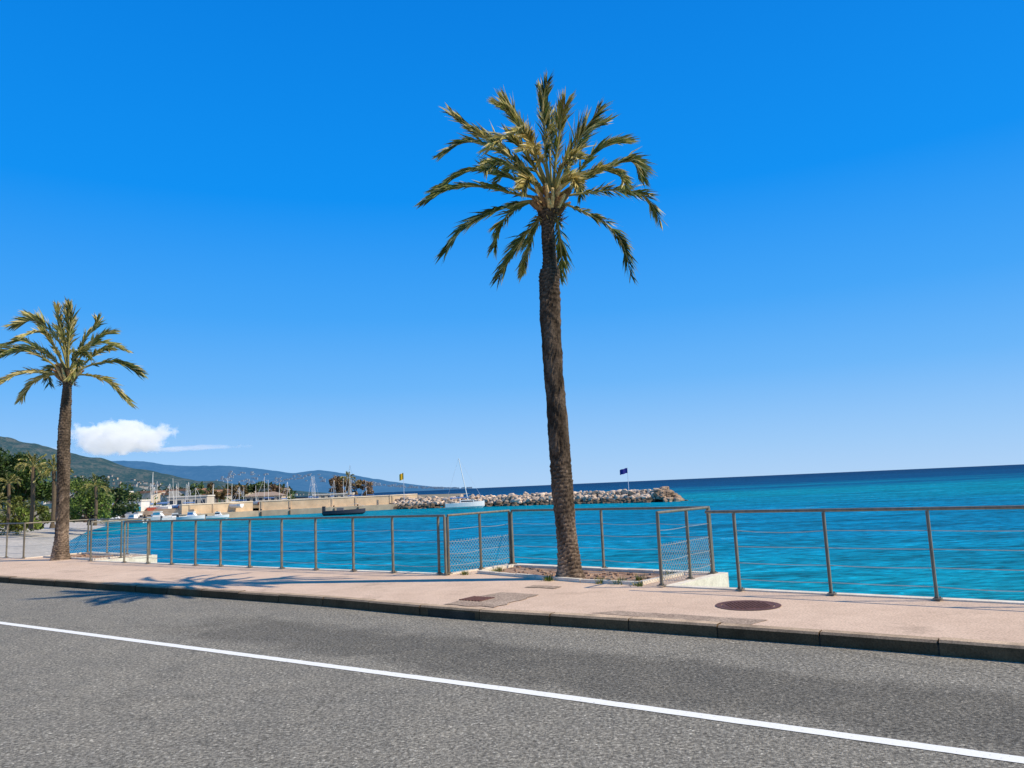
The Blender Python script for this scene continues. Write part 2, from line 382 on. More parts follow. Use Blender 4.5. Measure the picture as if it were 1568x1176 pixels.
# ------------------------------------------------------------ railings
def railing(name,pts,mesh=False,h=1.06,wires=4,noends=(),over0=0):
    e=empty(name,(pts[0][0],pts[0][1],0)); inv=Vector(e.location)
    mb=MB(); ms=MB(); z0=.12
    P=[Vector((p[0],p[1],0)) for p in pts]
    for i,p in enumerate(P):
        if i in noends: continue
        d=(P[min(i+1,len(P)-1)]-P[max(i-1,0)]).normalized(); ang=math.atan2(d.y,d.x); lx=U(-.006,.006)
        M=Matrix.Translation((p.x,p.y,z0))@Matrix.Rotation(lx,4,'Y')
        mb.box((0,0,h/2),(.016,.042,h-.03),ang,M=M)
        mb.box((d.x*.02,d.y*.02,h/2),(.010,.034,h-.05),ang,M=M)
        mb.box((0,0,.026),(.09,.11,.012),ang,M=M)
        for sx_ in (-.03,.03): mb.box((sx_,0,.04),(.014,.014,.02),ang,M=M)
    top=[(p.x,p.y,z0+h) for p in P]
    if over0:
        d=(P[-1]-P[-2]).normalized(); top.append((P[-1].x+d.x*over0,P[-1].y+d.y*over0,z0+h))
    mb.tube(top,.021,10)
    for k in range(wires):
        z=z0+.16+k*(h-.2)/wires
        for i in range(len(P)-1):
            a=P[i];b=P[i+1]; sg=U(.0,.03); q=[]
            for s in (0,.25,.5,.75,1): q.append((a.x+(b.x-a.x)*s,a.y+(b.y-a.y)*s,z-sg*4*s*(1-s)))
            ms.tube(q,.0045,4,cap=False)
    if mesh:
        for i in range(len(P)-1):
            a=P[i];b=P[i+1];L=(b-a).length; d=(b-a)/L; H=.56; st=.075
            nn=int((L+H)/st)
            for k in range(nn):
                s=k*st
                for sg in (1,-1):
                    a0=max(0,s-H); a1=min(L,s)
                    if a1<=a0: continue
                    y0=a0-(s-H); y1=a1-(s-H)
                    if sg==-1: y0,y1=H-y0,H-y1
                    ms.tube([(a.x+d.x*a0,a.y+d.y*a0,z0+.05+y0),(a.x+d.x*a1,a.y+d.y*a1,z0+.05+y1)],.003,3,cap=False)
    for o in (mb.obj("frame",railm,e),ms.obj("wires",wirem,e)): o.location=-inv
    return e
rr=[(4.84+.79*1.19*k,9.23-.613*1.19*k) for k in range(9,0,-1)]+[(4.84,9.23),(3.90,9.95),(2.96,10.68)]
railing("seafront_railing",rr,over0=.42)
def lerp(a,b,s): return (a[0]+(b[0]-a[0])*s,a[1]+(b[1]-a[1])*s)
railing("seafront_railing",[NR,lerp(NR,FR,.52),lerp(NR,FR,.96)],mesh=True)
railing("seafront_railing",[FR,lerp(FR,FL,.245),lerp(FR,FL,.49),lerp(FR,FL,.985)],noends=(1,))
railing("seafront_railing",[FL,lerp(FL,NL,.48),lerp(FL,NL,.96)],mesh=True)
railing("seafront_railing",[NL,(-1.46,14.25)]+MID)
railing("seafront_railing",[NR2,lerp(NR2,FR2,.5),FR2],mesh=True)
railing("seafront_railing",[FR2,lerp(FR2,FL2,.33),lerp(FR2,FL2,.66),FL2])
railing("seafront_railing",[FL2,lerp(FL2,NL2,.5),NL2],mesh=True)
railing("seafront_railing",[NL2]+LEFT)

# ------------------------------------------------------------ palms
def catm(P,n):
    P=[Vector(p) for p in P]; P=[P[0]*2-P[1]]+P+[P[-1]*2-P[-2]]; out=[]
    segs=len(P)-3
    for i in range(n+1):
        t=i/n*segs; k=min(int(t),segs-1); t-=k; a,b,c,d=P[k:k+4]
        out.append(.5*((2*b)+(c-a)*t+(2*a-5*b+4*c-d)*t*t+(3*b-a-3*c+d)*t*t*t))
    return out
GREENS=[(.12,.15,.028),(.17,.195,.035),(.24,.24,.05),(.075,.115,.025),(.30,.28,.065)]
STRAW=[(.62,.50,.17),(.74,.60,.27),(.50,.41,.12)]
def frond(mb,pts,LL=.34,nl=52,straw=.25,start=.2,droop=.25,wid=.026,rag=1):
    C=catm(pts,nl); n=len(C); base=random.choice(GREENS)
    rad=[.021*(1-i/(n-1))**.8+.004 for i in range(n)]
    mb.tube(C,[r*LL/.34 for r in rad],5,(.40,.35,.12))
    roll=U(-.7,.7); ph=U(0,50); side_keep={-1:U(.75,1),1:U(.75,1)}
    for i in range(n):
        s=i/(n-1)
        if s<start: continue
        T=(C[min(i+1,n-1)]-C[max(i-1,0)]).normalized()
        S_=T.cross(Vector((0,0,1)))
        if S_.length<.25: S_=T.cross(Vector((.3,1,.1)))
        S_.normalize(); N=S_.cross(T).normalized()
        rl=roll+rag*1.1*noise.noise(Vector((s*3.5,ph,0)))
        S_.rotate(Matrix.Rotation(rl,3,T)); N.rotate(Matrix.Rotation(rl,3,T))
        q=(s-start)/(1-start)
        ll=LL*(.35+.65*min(1,q*3))*(1-.25*max(0,(q-.65)/.35))*(1+.35*rag*noise.noise(Vector((s*9,ph+7,0))))
        for sd in (-1,1):
          dn=noise.noise(Vector((s*7,ph+20*sd,3)))
          for rep in (0,1,2):
            if R()>.82*side_keep[sd]*(1 if dn>-.28 else .3): continue
            fw=.85+.8*q+U(-.25,.3)+.5*dn
            d=(T*fw+S_*sd*U(.35,.8)+N*U(-.1,.45)).normalized(); l=ll*U(.65,1.2)
            p0=C[i]+T*U(-.02,.02); p1=p0+d*l*.5; d2=(d+Vector((0,0,-droop*U(.0,2.0)))+T*.12+Vector((U(-.18,.18),U(-.18,.18),U(-.12,.12)))).normalized(); p2=p1+d2*l*.5
            wv=(N*U(.3,1)+S_*U(-.7,.7)).normalized()
            wv=(wv-d*wv.dot(d)).normalized()*wid*.5*U(.7,1.2)
            r_=R()
            if r_<straw: c=random.choice(STRAW)
            else:
                k=U(.55,1.45); c=tuple(x*k for x in base)
            ct=tuple(x*.6+y*.4 for x,y in zip(c,(.52,.42,.16)))
            mb.v+= [tuple(p0-wv*.6),tuple(p0+wv*.6),tuple(p1+wv),tuple(p1-wv),tuple(p2)]
            mb.c+=[c,c,c,c,ct]; o=len(mb.v)-5
            mb.f+=[(o,o+1,o+2,o+3),(o+3,o+2,o+4)]; mb.m+=[0,0]
def crown(parent,cen,sc_,px0,fr,rot=2.5,LL=.34,nl=52,wid=.026,straw=.25,name="crown"):
    mb=MB(); cen=Vector(cen); r=math.radians(rot)
    for fdef in fr:
        pts,dy=fdef[0],fdef[1]; st=fdef[2] if len(fdef)>2 else straw
        W=[]; L=len(pts)
        for i,(x,y) in enumerate(pts):
            u=x-px0[0]; v=px0[1]-y; a=u*math.cos(r)+v*math.sin(r); b=-u*math.sin(r)+v*math.cos(r)
            jj=.03*(i>0)
            W.append(cen+Vector((a*sc_+U(-jj,jj),dy*((i)/(L-1))**1.1,b*sc_+U(-jj,jj))))
        frond(mb,W,LL*U(.85,1.15),nl,st,start=U(.14,.27),wid=wid)
    o=mb.obj(name,leaf,parent); o.location=-parent.location
    return o
def trunk(parent,prof,dark=1,seg=48,row=.062,amp=.014):
    C=catm([p[:3] for p in prof],260); RR=catm([(p[3],0,0) for p in prof],260); mb=MB(); n=len(C); vs=[];fs=[];cols=[]
    for i,c in enumerate(C):
        for k in range(seg):
            th=2*math.pi*k/seg; wv=.35*math.sin(2*th+c.z*1.3)+.5*noise.noise(Vector((math.cos(th),math.sin(th),c.z*1.2)))
            hgt=(c.z)/row+wv; rw=math.floor(hgt); fr=hgt-rw
            sc_n=11; u=th/(2*math.pi)*sc_n+(.5 if rw%2 else 0); fu=abs((u%1)-.5)*2
            nz=noise.noise(Vector((math.cos(th)*2.2,math.sin(th)*2.2,c.z*5)))
            n2=noise.noise(Vector((math.cos(th)*8,math.sin(th)*8,c.z*26)))
            n3=noise.noise(Vector((math.cos(th)*1.3,math.sin(th)*1.3,c.z*1.6)))
            ring=amp*(fr*.9-fu*.7)*(.6+.9*abs(nz)+.3)+.014*nz+.014*n2+.012*n3
            rad=RR[i].x-.012+ring
            vs.append((c.x+math.cos(th)*rad,c.y+math.sin(th)*rad,c.z))
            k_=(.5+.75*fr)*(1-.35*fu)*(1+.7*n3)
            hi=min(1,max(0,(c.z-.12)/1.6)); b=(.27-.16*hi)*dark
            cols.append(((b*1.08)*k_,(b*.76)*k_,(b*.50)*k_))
    for i in range(n-1):
        for k in range(seg):
            k2=(k+1)%seg; fs.append((i*seg+k,i*seg+k2,(i+1)*seg+k2,(i+1)*seg+k))
    mb.add(vs,fs); mb.c=cols
    o=mb.obj("trunk",bark,parent); o.location=-parent.location
def boots(parent,c,r,n=30,name="cut_petioles"):
    mb=MB(); c=Vector(c)
    for i in range(n):
        a=i*2.4; z=U(-.14,.16); d=Vector((math.cos(a),math.sin(a),U(.4,1.3))).normalized(); p=c+Vector((math.cos(a)*r*.6,math.sin(a)*r*.6,z)); l=U(.12,.36)
        k=U(.6,1.5); col=(.30*k,.17*k,.08*k) if R()<.5 else (.72,.50,.22)
        mb.tube([p,p+d*l*.6,p+d*l+Vector((0,0,.02))],[.05,.038,.024],6,col)
    for i in range(160):
        a=U(0,6.28); d=Vector((math.cos(a),math.sin(a),U(-.9,.9))).normalized(); p=c+Vector((math.cos(a)*r*.7,math.sin(a)*r*.7,U(-.25,.18)))
        mb.tube([p,p+d*U(.05,.2)],[.010,.002],3,random.choice([(.12,.07,.03),(.4,.28,.1)]))
    o=mb.obj(name,bark,parent); o.location=-parent.location

p1=empty("palm_tree",(.80,12.88,.12))
trunk(p1,[(.82,12.88,.05,.30),(.82,12.88,.16,.25),(.815,12.88,.34,.205),(.80,12.88,.62,.183),(.78,12.88,1.03,.174),(.76,12.88,1.6,.183),(.75,12.88,2.1,.187),(.72,12.88,3.2,.172),(.705,12.88,4.3,.183),(.715,12.88,5.0,.187),(.725,12.88,5.28,.18),(.735,12.88,5.40,.13),(.74,12.88,5.8,.125),(.74,12.88,6.15,.13),(.77,12.88,6.33,.2),(.80,12.88,6.5,.17),(.80,12.88,6.65,.06)])
CR1=(.82,12.88,6.50)
boots(p1,(.80,12.88,6.40),.22,50)
K=(845,313)
F1=[
 ([(838,300),(800,245),(745,205),(705,192),(662,207)],.5,.4),
 ([(832,298),(800,262),(760,225),(722,207),(690,192)],-.6,.5),
 ([(832,300),(790,272),(740,250),(700,254),(662,275)],.2,.2),
 ([(832,304),(790,296),(730,289),(685,293),(646,314)],-.2,.15),
 ([(832,308),(795,312),(745,325),(705,350),(677,390)],.1,.35),
 ([(838,312),(825,335),(800,365),(778,392),(759,420)],.5,.25),
 ([(838,312),(828,330),(818,352),(808,380),(803,398)],.9,.15),
 ([(848,312),(856,335),(862,365),(866,392),(865,412)],.8,.1),
 ([(852,308),(890,325),(935,345),(962,378),(972,428)],.1,.15),
 ([(855,302),(895,292),(950,285),(1000,292),(1022,334)],.2,.45),
 ([(855,300),(900,278),(945,256),(972,262),(982,290)],-.6,.35),
 ([(852,296),(885,262),(915,228),(942,208),(968,198)],.2,.35),
 ([(850,292),(872,250),(895,210),(915,178),(938,153)],.4,.4),
 ([(850,292),(866,255),(878,230),(896,205),(918,185)],-.6,.6),
 ([(846,290),(846,240),(846,190),(841,145),(830,108)],.2,.3),
 ([(848,290),(853,250),(858,215),(861,190),(866,172)],-.6,.6),
 ([(843,290),(825,245),(805,200),(787,168),(766,142)],.0,.35),
 ([(845,290),(838,240),(834,200),(832,165),(838,128)],-.5,.5),
 ([(840,292),(815,260),(795,240),(778,235),(755,262)],-1.1,.6),
 ([(838,296),(810,280),(785,270),(760,280),(745,300)],-1.2,.5),
 ([(842,292),(825,258),(812,240),(800,242),(785,258)],-1.5,.9),
 ([(855,300),(885,285),(918,275),(945,290),(955,322)],-.9,.4),
 ([(850,292),(866,262),(880,240),(892,235),(905,250)],1.4,.2),
 ([(842,292),(822,250),(800,225),(775,215),(750,225)],1.4,.15),
 ([(832,302),(805,300),(775,305),(760,320),(750,340)],1.5,.1),
 ([(848,300),(862,288),(872,285),(880,292),(885,312)],-.7,.85),
 ([(842,302),(828,290),(815,288),(805,298),(800,318)],-.8,.75),
 ([(843,292),(832,262),(822,250),(815,255),(800,275)],-1.3,.9),
 ([(850,294),(858,270),(866,262),(876,268),(884,285)],-1.1,.75),
 ([(840,290),(818,245),(798,200),(780,172),(762,168)],-.5,.5),
]
crown(p1,CR1,.0108,K,F1,LL=.385,wid=.034,nl=56)

p2=empty("palm_tree",(-13.26,22.64,.12))
trunk(p2,[(-13.26,22.64,.05,.30),(-13.26,22.64,.3,.24),(-13.25,22.64,.8,.19),(-13.25,22.64,2.1,.175),(-13.27,22.64,3.1,.185),(-13.27,22.64,4.04,.175),(-13.24,22.64,4.9,.14),(-13.23,22.64,5.25,.14),(-13.23,22.64,5.45,.23),(-13.23,22.64,5.62,.15),(-13.23,22.64,5.7,.05)],1.3,40)
boots(p2,(-13.23,22.64,5.45),.25,36)
F2=[
 ([(100,572),(95,540),(85,505),(75,480),(70,463)],.2,.5),
 ([(103,572),(104,540),(108,510),(112,488),(110,472)],-.5,.55),
 ([(98,572),(80,540),(60,510),(42,490),(26,480)],.2),
 ([(96,572),(72,545),(48,530),(22,522),(-8,528)],.1),
 ([(96,575),(70,555),(45,542),(20,545),(0,560)],-.8,.4),
 ([(96,578),(72,572),(45,574),(18,585),(-8,608)],-.4,.95),
 ([(96,578),(75,576),(50,580),(30,592),(14,610)],.5,.7),
 ([(106,578),(130,575),(155,582),(178,598),(198,620)],.1,.5),
 ([(106,576),(135,562),(165,556),(190,560),(206,572)],.3,.3),
 ([(106,574),(132,558),(150,548),(168,543),(182,542)],-.6,.4),
 ([(105,572),(122,545),(138,525),(150,512),(161,510)],.1,.3),
 ([(104,572),(114,540),(120,515),(128,497),(128,482)],.5,.4),
 ([(100,574),(85,552),(72,540),(60,545),(50,560)],-1.5,.5),
 ([(106,574),(120,560),(135,560),(145,572),(150,590)],-1.3,.5),
 ([(102,572),(96,545),(92,525),(90,520),(82,530)],-1.6,.6),
 ([(100,572),(88,535),(75,515),(62,500),(50,492)],1.0,.2),
 ([(104,572),(110,535),(125,520),(140,518),(150,525)],1.4,.2),
 ([(98,576),(80,565),(60,560),(42,566),(30,580)],1.3,.2),
 ([(102,570),(100,535),(98,505),(94,485),(92,472)],0,.5),
 ([(102,570),(92,530),(75,505),(58,495),(40,505)],-.8,.4),
 ([(104,572),(118,550),(128,545),(140,545),(155,555)],-.9,.4),
]
crown(p2,(-13.23,22.64,5.52),.0188,(102,577),F2,LL=.46,wid=.046,nl=44)

def simple_palm(x,y,z0,h,s=1.0,n=18,dark=1):
    e=empty("palm_tree",(x,y,z0)); mb=MB()
    N=14; mb.tube([(x+.1*math.sin(i/4),y,z0+h*i/N) for i in range(N+1)],[ (.22 if i else .32)*s*(1+.08*(i%2)) for i in range(N+1)],10,(.14*dark,.10*dark,.06*dark))
    o=mb.obj("trunk",bark,e); o.location=-e.location
    mb=MB(); c=Vector((x,y,z0+h))
    for i in range(n):
        a=i*2.399; el=U(-.3,1.35); L=U(1.5,2.1)*s; d=Vector((math.cos(a)*math.cos(el),math.sin(a)*math.cos(el),math.sin(el)))
        P=[c,c+d*L*.4,c+d*L*.75+Vector((0,0,-.12*L)),c+d*L+Vector((0,0,-.42*L*math.cos(el)))]
        frond(mb,P,.45*s,18,.3,wid=.09*s)
    o=mb.obj("crown",leaf,e); o.location=-e.location

# ------------------------------------------------------------ beach + land
SHORE=[(-14.2,25.6),(-24,44),(-36,62),(-52,92),(-66,122),(-78,150),(-84,160),(-84,166)]
BACK=[(-17,25.6),(-34,44),(-56,62),(-80,92),(-100,122),(-112,150),(-118,170),(-125,190)]
mb=MB()
vs=[];fs=[]; NN=24
for i in range(len(SHORE)):
    a=Vector(SHORE[i]);b=Vector(BACK[i])
    for k in range(NN+1):
        s=k/NN; p=a+(b-a)*s; z=-2.55+ (1.9)*(s**.7)+.12*noise.noise(Vector((p.x*.15,p.y*.15,0)))
        vs.append((p.x,p.y,z))
for i in range(len(SHORE)-1):
    for k in range(NN): fs.append((i*(NN+1)+k,i*(NN+1)+k+1,(i+1)*(NN+1)+k+1,(i+1)*(NN+1)+k))
mb.add(vs,fs); mb.obj("pebble_beach",beach,smooth=True)
sheet("town_ground",[(-18,24.6),(-34,44),(-56,62),(-80,92),(-100,122),(-104,150),(-90,168),(-84,176),(-60,186),(-20,196),(-24,400),(-500,1400),(-3000,1400),(-3000,100)][::-1],-.85,ground_m)
tan=vcol("quay_stone",.85,.22,.5,.1,.05)
mb=MB()
Q=[(-96,168),(-84,163),(-69,162),(-57,171),(-42,175),(-28,180),(-22,184)]
for i in range(len(Q)-1):
    a=Vector(Q[i]);b=Vector(Q[i+1]); d=(b-a).normalized(); n_=Vector((-d.y,d.x))
    def slab(o0,o1,z0,z1,col):
        p=[a+n_*o0-d*.0,b+n_*o0,b+n_*o1,a+n_*o1]
        mb.add([(*q,z0) for q in p]+[(*q,z1) for q in p],[(0,1,5,4),(1,2,6,5),(2,3,7,6),(3,0,4,7),(4,5,6,7)],col)
    slab(0,3.5,-4,-1.2,(.50,.38,.25)); slab(3.5,6,-4,.75 if i>1 else -.2,(.70,.52,.32)); slab(6.01,20,-4,.1,(.50,.40,.27))
    if i>1: slab(3.4,6.1,.75,.95,(.85,.70,.50))
    L=(b-a).length
    for j in range(int(L/5.2)):
        p=a+d*(j*5.2+1.2+U(-.6,.6))
        q=p+n_*3.42
        if i>1: mb.box((q.x,q.y,-.3),(.35,.14,2.0),math.atan2(d.y,d.x),(.62,.46,.29))
        q=p+n_*(-.08); mb.box((q.x,q.y,-1.9),(.3,.16,.9),math.atan2(d.y,d.x),(.10,.08,.06))
        q=p+n_*.5; mb.tube([(q.x,q.y,-1.2),(q.x,q.y,-.85)],[.14,.2],6,(.08,.07,.06))
mb.obj("harbour_quay",tan)

def rock(mb,c,s,col):
    import bmesh
    bm=bmesh.new(); bmesh.ops.create_icosphere(bm,subdivisions=2,radius=1)
    o=Vector((U(0,99),U(0,99),U(0,99))); sx=Vector((U(.8,1.3),U(.8,1.3),U(.6,.95)))*s; rt=Matrix.Rotation(U(0,6),3,'Z')@Matrix.Rotation(U(-.5,.5),3,'X')
    vs=[]
    for v in bm.verts:
        p=v.co.copy(); k=1+.45*noise.noise(p*.9+o)
        q=Vector((max(-.72,min(.72,p.x)),max(-.72,min(.72,p.y)),max(-.7,min(.7,p.z))))*k
        q=Vector((q.x*sx.x,q.y*sx.y,q.z*sx.z)); q=rt@q; vs.append(q+c)
    fs=[tuple(v.index for v in f.verts) for f in bm.faces]; bm.free(); mb.add(vs,fs,col)
mb=MB(); B=[(-30,186),(-22,180),(-4.5,171),(13.5,160),(27.5,147.5)]
for i in range(1900):
    t_=U(0,1)*3.999; k=int(t_); f=t_-k; p=Vector(B[k]).lerp(Vector(B[k+1]),f); d=(Vector(B[k+1])-Vector(B[k])).normalized(); n_=Vector((-d.y,d.x))
    o=U(-4.2,4.2); h=-2.75+2.45*(1-abs(o)/4.4)+(.3 if R()<.1 else 0); s=U(.30,.78)
    q=U(.5,1.2); wet=h<-1.75
    col=(.70*q,.52*q,.36*q) if not wet else (.17,.125,.08)
    rock(mb,Vector((p.x+n_.x*o,p.y+n_.y*o,h)),s,col)
for i in range(110):
    a=U(0,6.28); r_=U(0,4.0); h=-2.75+2.6*(1-r_/4.5); q=U(.3,.8)
    rock(mb,Vector((27.8+math.cos(a)*r_*.8,147+math.sin(a)*r_,h)),U(.5,1.0),(.56*q,.38*q,.24*q))
for i in range(10): rock(mb,Vector((29.6+i*.3+U(-.4,.4),146+U(-1,1),-2.6+U(-.1,.2))),U(.3,.5),(.15,.11,.08))
mb.obj("rock_breakwater",rockm)

def flag(name,x,y,z0,z1,col,fw=1.3,fh=.9):
    e=empty(name,(x,y,z0)); mb=MB(); mb.tube([(x,y,z0),(x,y,z1)],[.06,.04],8,(.7,.7,.7)); mb.tube([(x,y,z1),(x,y,z1+.08)],.07,8,(.7,.7,.7))
    o=mb.obj("pole",paintv,e); o.location=-e.location
    mb=MB(); vs=[];fs=[]; N=14
    for i in range(N+1):
        s=i/N
        for j in range(5): vs.append((x-s*fw,y+.14*math.sin(s*8)*s,z1-.05-fh*j/4-.35*s*s*(1)+.05*math.sin(s*9)))
    for i in range(N):
        for j in range(4): fs.append((i*5+j,i*5+j+1,(i+1)*5+j+1,(i+1)*5+j))
    mb.add(vs,fs,col); o=mb.obj("cloth",paintv,e); o.location=-e.location
flag("flag",-26.2,180.5,-1,5.9,(.85,.42,.02),1.0,1.5)
flag("flag",21.9,152,-.3,4.3,(.03,.03,.22),1.5,1.0)

def hull(mb,M,L,B_,H,col,deck=(.7,.7,.68)):
    N=14; vs=[];fs=[]
    for i in range(N+1):
        s=i/N; w=B_/2*(1-max(0,(s-.35)/.65)**2.4)*(0.85+.15*min(1,s*4)); sheer=H*(1+.28*s*s); k=.55*w
        x=-L/2+L*s; xb=x-(.08*L*s if s>.8 else 0)
        for (yy,zz,xx) in [(-w,sheer,x),(-w*.93,H*.35,x),(-k,-.1*H,xb),(0,-.3*H,xb),(k,-.1*H,xb),(w*.93,H*.35,x),(w,sheer,x)]: vs.append(M@Vector((xx,yy,zz)))
    for i in range(N):
        for j in range(6): fs.append((i*7+j,(i+1)*7+j,(i+1)*7+j+1,i*7+j+1))
    fs.append(tuple(range(7)))
    mb.add(vs,fs,col)
    o=[]
    for i in range(N+1):
        a=Vector(vs[i*7]); b=Vector(vs[i*7+6]); o+=[a-Vector((0,0,.06)),b-Vector((0,0,.06))]
    mb.add(o,[(2*i,2*i+1,2*i+3,2*i+2) for i in range(N)],deck)
def sailboat(name,x,y,z,L,ang,mast,lean=0,col=(.75,.75,.74),cabin=True,boom=True,mr=1):
    M=Matrix.Translation((x,y,z))@Matrix.Rotation(ang,4,'Z'); e=empty(name,(x,y,z)); mb=MB()
    hull(mb,M,L,L*.32,L*.14,col)
    if cabin:
        mb.box((.05*L,0,L*.175),(L*.36,L*.2,L*.07),0,(.85,.8,.7),0,M); mb.box((.05*L,0,L*.18),(L*.3,L*.204,L*.03),0,(.04,.05,.06),0,M)
    top=M@Vector((L*.1+lean,0,mast)); bot=M@Vector((L*.1,0,.1*L))
    mb.tube([bot,top],[.085*mr,.06*mr],6,(.9,.84,.72))
    if boom:
        mb.tube([M@Vector((L*.1,0,.28*L)),M@Vector((-L*.38,0,.27*L))],.13,6,(.12,.22,.42))
        mb.tube([M@Vector((L*.49,0,.16*L)),top],.025,3,(.8,.8,.8)); mb.tube([M@Vector((-L*.49,0,.14*L)),top],.02,3,(.6,.6,.6))
        mid=bot.lerp(top,.62); sd=M.to_3x3()@Vector((0,.6,0)); mb.tube([mid-sd,mid+sd],.025,4,(.7,.7,.7))
    o=mb.obj("hull_and_rig",paintv,e); o.location=-e.location
sailboat("sailboat",-10.6,158,-2.35,8.0,.12,10.2,-1.8,(.85,.82,.75),True,True,1.25)
def motorboat(name,x,y,z,L,ang,col=(.85,.82,.75),trim=(.05,.12,.3),cab=True):
    M=Matrix.Translation((x,y,z))@Matrix.Rotation(ang,4,'Z'); e=empty(name,(x,y,z)); mb=MB()
    hull(mb,M,L,L*.36,L*.14*(1 if cab else .75),col,(.7,.7,.68) if cab else (.30,.27,.24))
    if cab:
        v=[(-.12*L,-.11*L,.14*L),(.2*L,-.11*L,.14*L),(.2*L,.11*L,.14*L),(-.12*L,.11*L,.14*L),(-.10*L,-.09*L,.29*L),(.08*L,-.09*L,.29*L),(.08*L,.09*L,.29*L),(-.10*L,.09*L,.29*L)]
        mb.add([M@Vector(q) for q in v],[(4,5,6,7),(0,1,5,4),(1,2,6,5),(2,3,7,6),(3,0,4,7)],(.85,.82,.75))
        mb.box((.0*L,0,.235*L),(.2*L,.215*L,.05*L),0,trim,0,M); mb.box((0,0,.30*L),(.24*L,.22*L,.02*L),0,(.85,.82,.75),0,M)
    else:
        mb.box((-.1*L,0,.13*L),(.16*L,.14*L,.08*L),0,(.18,.17,.16),0,M)
    mb.box((-.5*L,0,.12*L),(.07*L,.09*L,.2*L),0,(.05,.05,.05),0,M)
    mb.tube([M@Vector((.48*L,0,.19*L)),M@Vector((.3*L,-.13*L,.26*L)),M@Vector((.1*L,-.15*L,.22*L))],.02,4,(.6,.6,.6))
    o=mb.obj("hull",paintv,e); o.location=-e.location
motorboat("motorboat",-33.5,151,-2.35,8.0,.05,(.05,.05,.065),(.03,.04,.06),False)
for x,y,L,a in [(-83,160,6,.3),(-78,158,5.5,2.9),(-74,160,6.5,.1),(-70,159,5,.5),(-80,164,6,2.8),(-66,157.5,5.5,.0),(-76,163,5,1.2),(-62,161,4.5,.2)]: motorboat("motorboat",x,y,-2.3,L,a,trim=random.choice([(.05,.2,.5),(.05,.05,.06),(.02,.3,.45)]))
for i in range(34):
    x=U(-92,-36); y=190+U(-6,8)+(x+60)*.1; mast=U(4.2,7.2)
    if i<11: x=U(-90,-62); y=U(170,184)
    if i in (3,20): mast=8.5
    sailboat("sailing_dinghy",x,y,.0 if y>175 else -.2,U(4,5.5),U(0,3.1),mast,U(-.3,.3),random.choice([(.8,.78,.72),(.75,.72,.66),(.1,.2,.4),(.4,.08,.05)]),False,R()<.4,.6)

# ------------------------------------------------------------ trees
def tree(name,x,y,z0,h,rx,rz,n=9,leafs=2600,ls=.16,col=(.05,.085,.02)):
    e=empty(name,(x,y,z0)); mb=MB(); cz=z0+h-rz
    mb.tube([(x,y,z0-.3),(x+.1,y,z0+(h-rz*1.2)*.6),(x,y,cz)],[.28,.2,.12],8,(.10,.07,.05))
    cl=[]
    for i in range(n):
        a=U(0,6.28); r_=math.sqrt(R())*.78; zz=U(-.7,.75); k=math.sqrt(max(0,1-zz*zz*.8)); cl.append((Vector((x+rx*r_*k*math.cos(a),y+rx*r_*k*math.sin(a),cz+rz*zz)),U(.22,.42)*min(rx,rz)))
        mb.tube([(x,y,cz-rz*.8),cl[-1][0]],[.1,.03],5,(.10,.07,.05))
    o=mb.obj("trunk_and_limbs",bark,e); o.location=-e.location
    mb=MB(); ck=[U(.6,1.4) for _ in cl]
    for i in range(leafs):
        j=random.randrange(len(cl)); c,rr_=cl[j]; d=Vector((random.gauss(0,1),random.gauss(0,1),random.gauss(0,.8))).normalized()*rr_*U(.55,1.15)
        p=c+d; u_=Vector((U(-1,1),U(-1,1),U(-1,1))).normalized(); v_=u_.cross(Vector((U(-1,1),U(-1,1),U(-1,1)))).normalized(); s=ls*U(.5,1.2)
        k=U(.55,1.5)*ck[j]; cc=tuple(q*k for q in col)
        mb.add([p-u_*s,p+v_*s*.5,p+u_*s,p-v_*s*.5],[(0,1,2,3)],cc)
    o=mb.obj("crown",foliage,e); o.location=-e.location
tree("broadleaf_tree",-73,106,-.8,10.4,6.4,4.2,26,10000,.27,(.05,.085,.016))
tree("broadleaf_tree",-66.5,104,-.8,10.0,4.8,3.7,22,7000,.27,(.06,.10,.018))
tree("broadleaf_tree",-79,108,-.8,10,5,3.6,12,3600,.28,(.05,.08,.02))
tree("broadleaf_tree",-59.5,108,-.8,6.4,3.3,3.3,22,5400,.20,(.13,.18,.03))
tree("broadleaf_tree",-64,100,-.8,4.2,3.6,2.4,16,3800,.20,(.17,.19,.035))
tree("broadleaf_tree",-68.5,96,-.8,3.4,3.4,2.0,12,2600,.22,(.09,.13,.025))
tree("broadleaf_tree",-60,97,-.8,2.8,2.8,1.7,10,2200,.2,(.14,.18,.03))
tree("broadleaf_tree",-63.5,120,-.8,6.0,4.2,2.9,14,3000,.25,(.06,.09,.02))
tree("broadleaf_tree",-70,126,-.8,7.0,5,3.4,14,3000,.25,(.05,.08,.018))
tree("broadleaf_tree",-76,150,-.8,5.0,4,2.6,12,2200,.28,(.07,.10,.025))
for x,h in [(-62,6),(-58,6.5),(-40,6.5),(-36,5.5),(-38,6),(-66,6),(-32,5),(-72,6),(-52,5)]: tree("broadleaf_tree",x*1.25,215+U(-6,6),-.5,h+.6,3.0,2.4,9,900,.4,random.choice([(.22,.15,.06),(.09,.13,.04),(.22,.14,.07)]))
simple_palm(-56.9,91,-.8,7.2,1.0,24); simple_palm(-53.8,90,-.8,6.6,1.0,24); simple_palm(-61,93,-.8,5.4,.8); simple_palm(-50.5,93,-.8,4.6,.8); simple_palm(-59,88,-.8,3.2,.7); simple_palm(-41.2,190,-.5,5.6,1.2,20)
mb=MB()
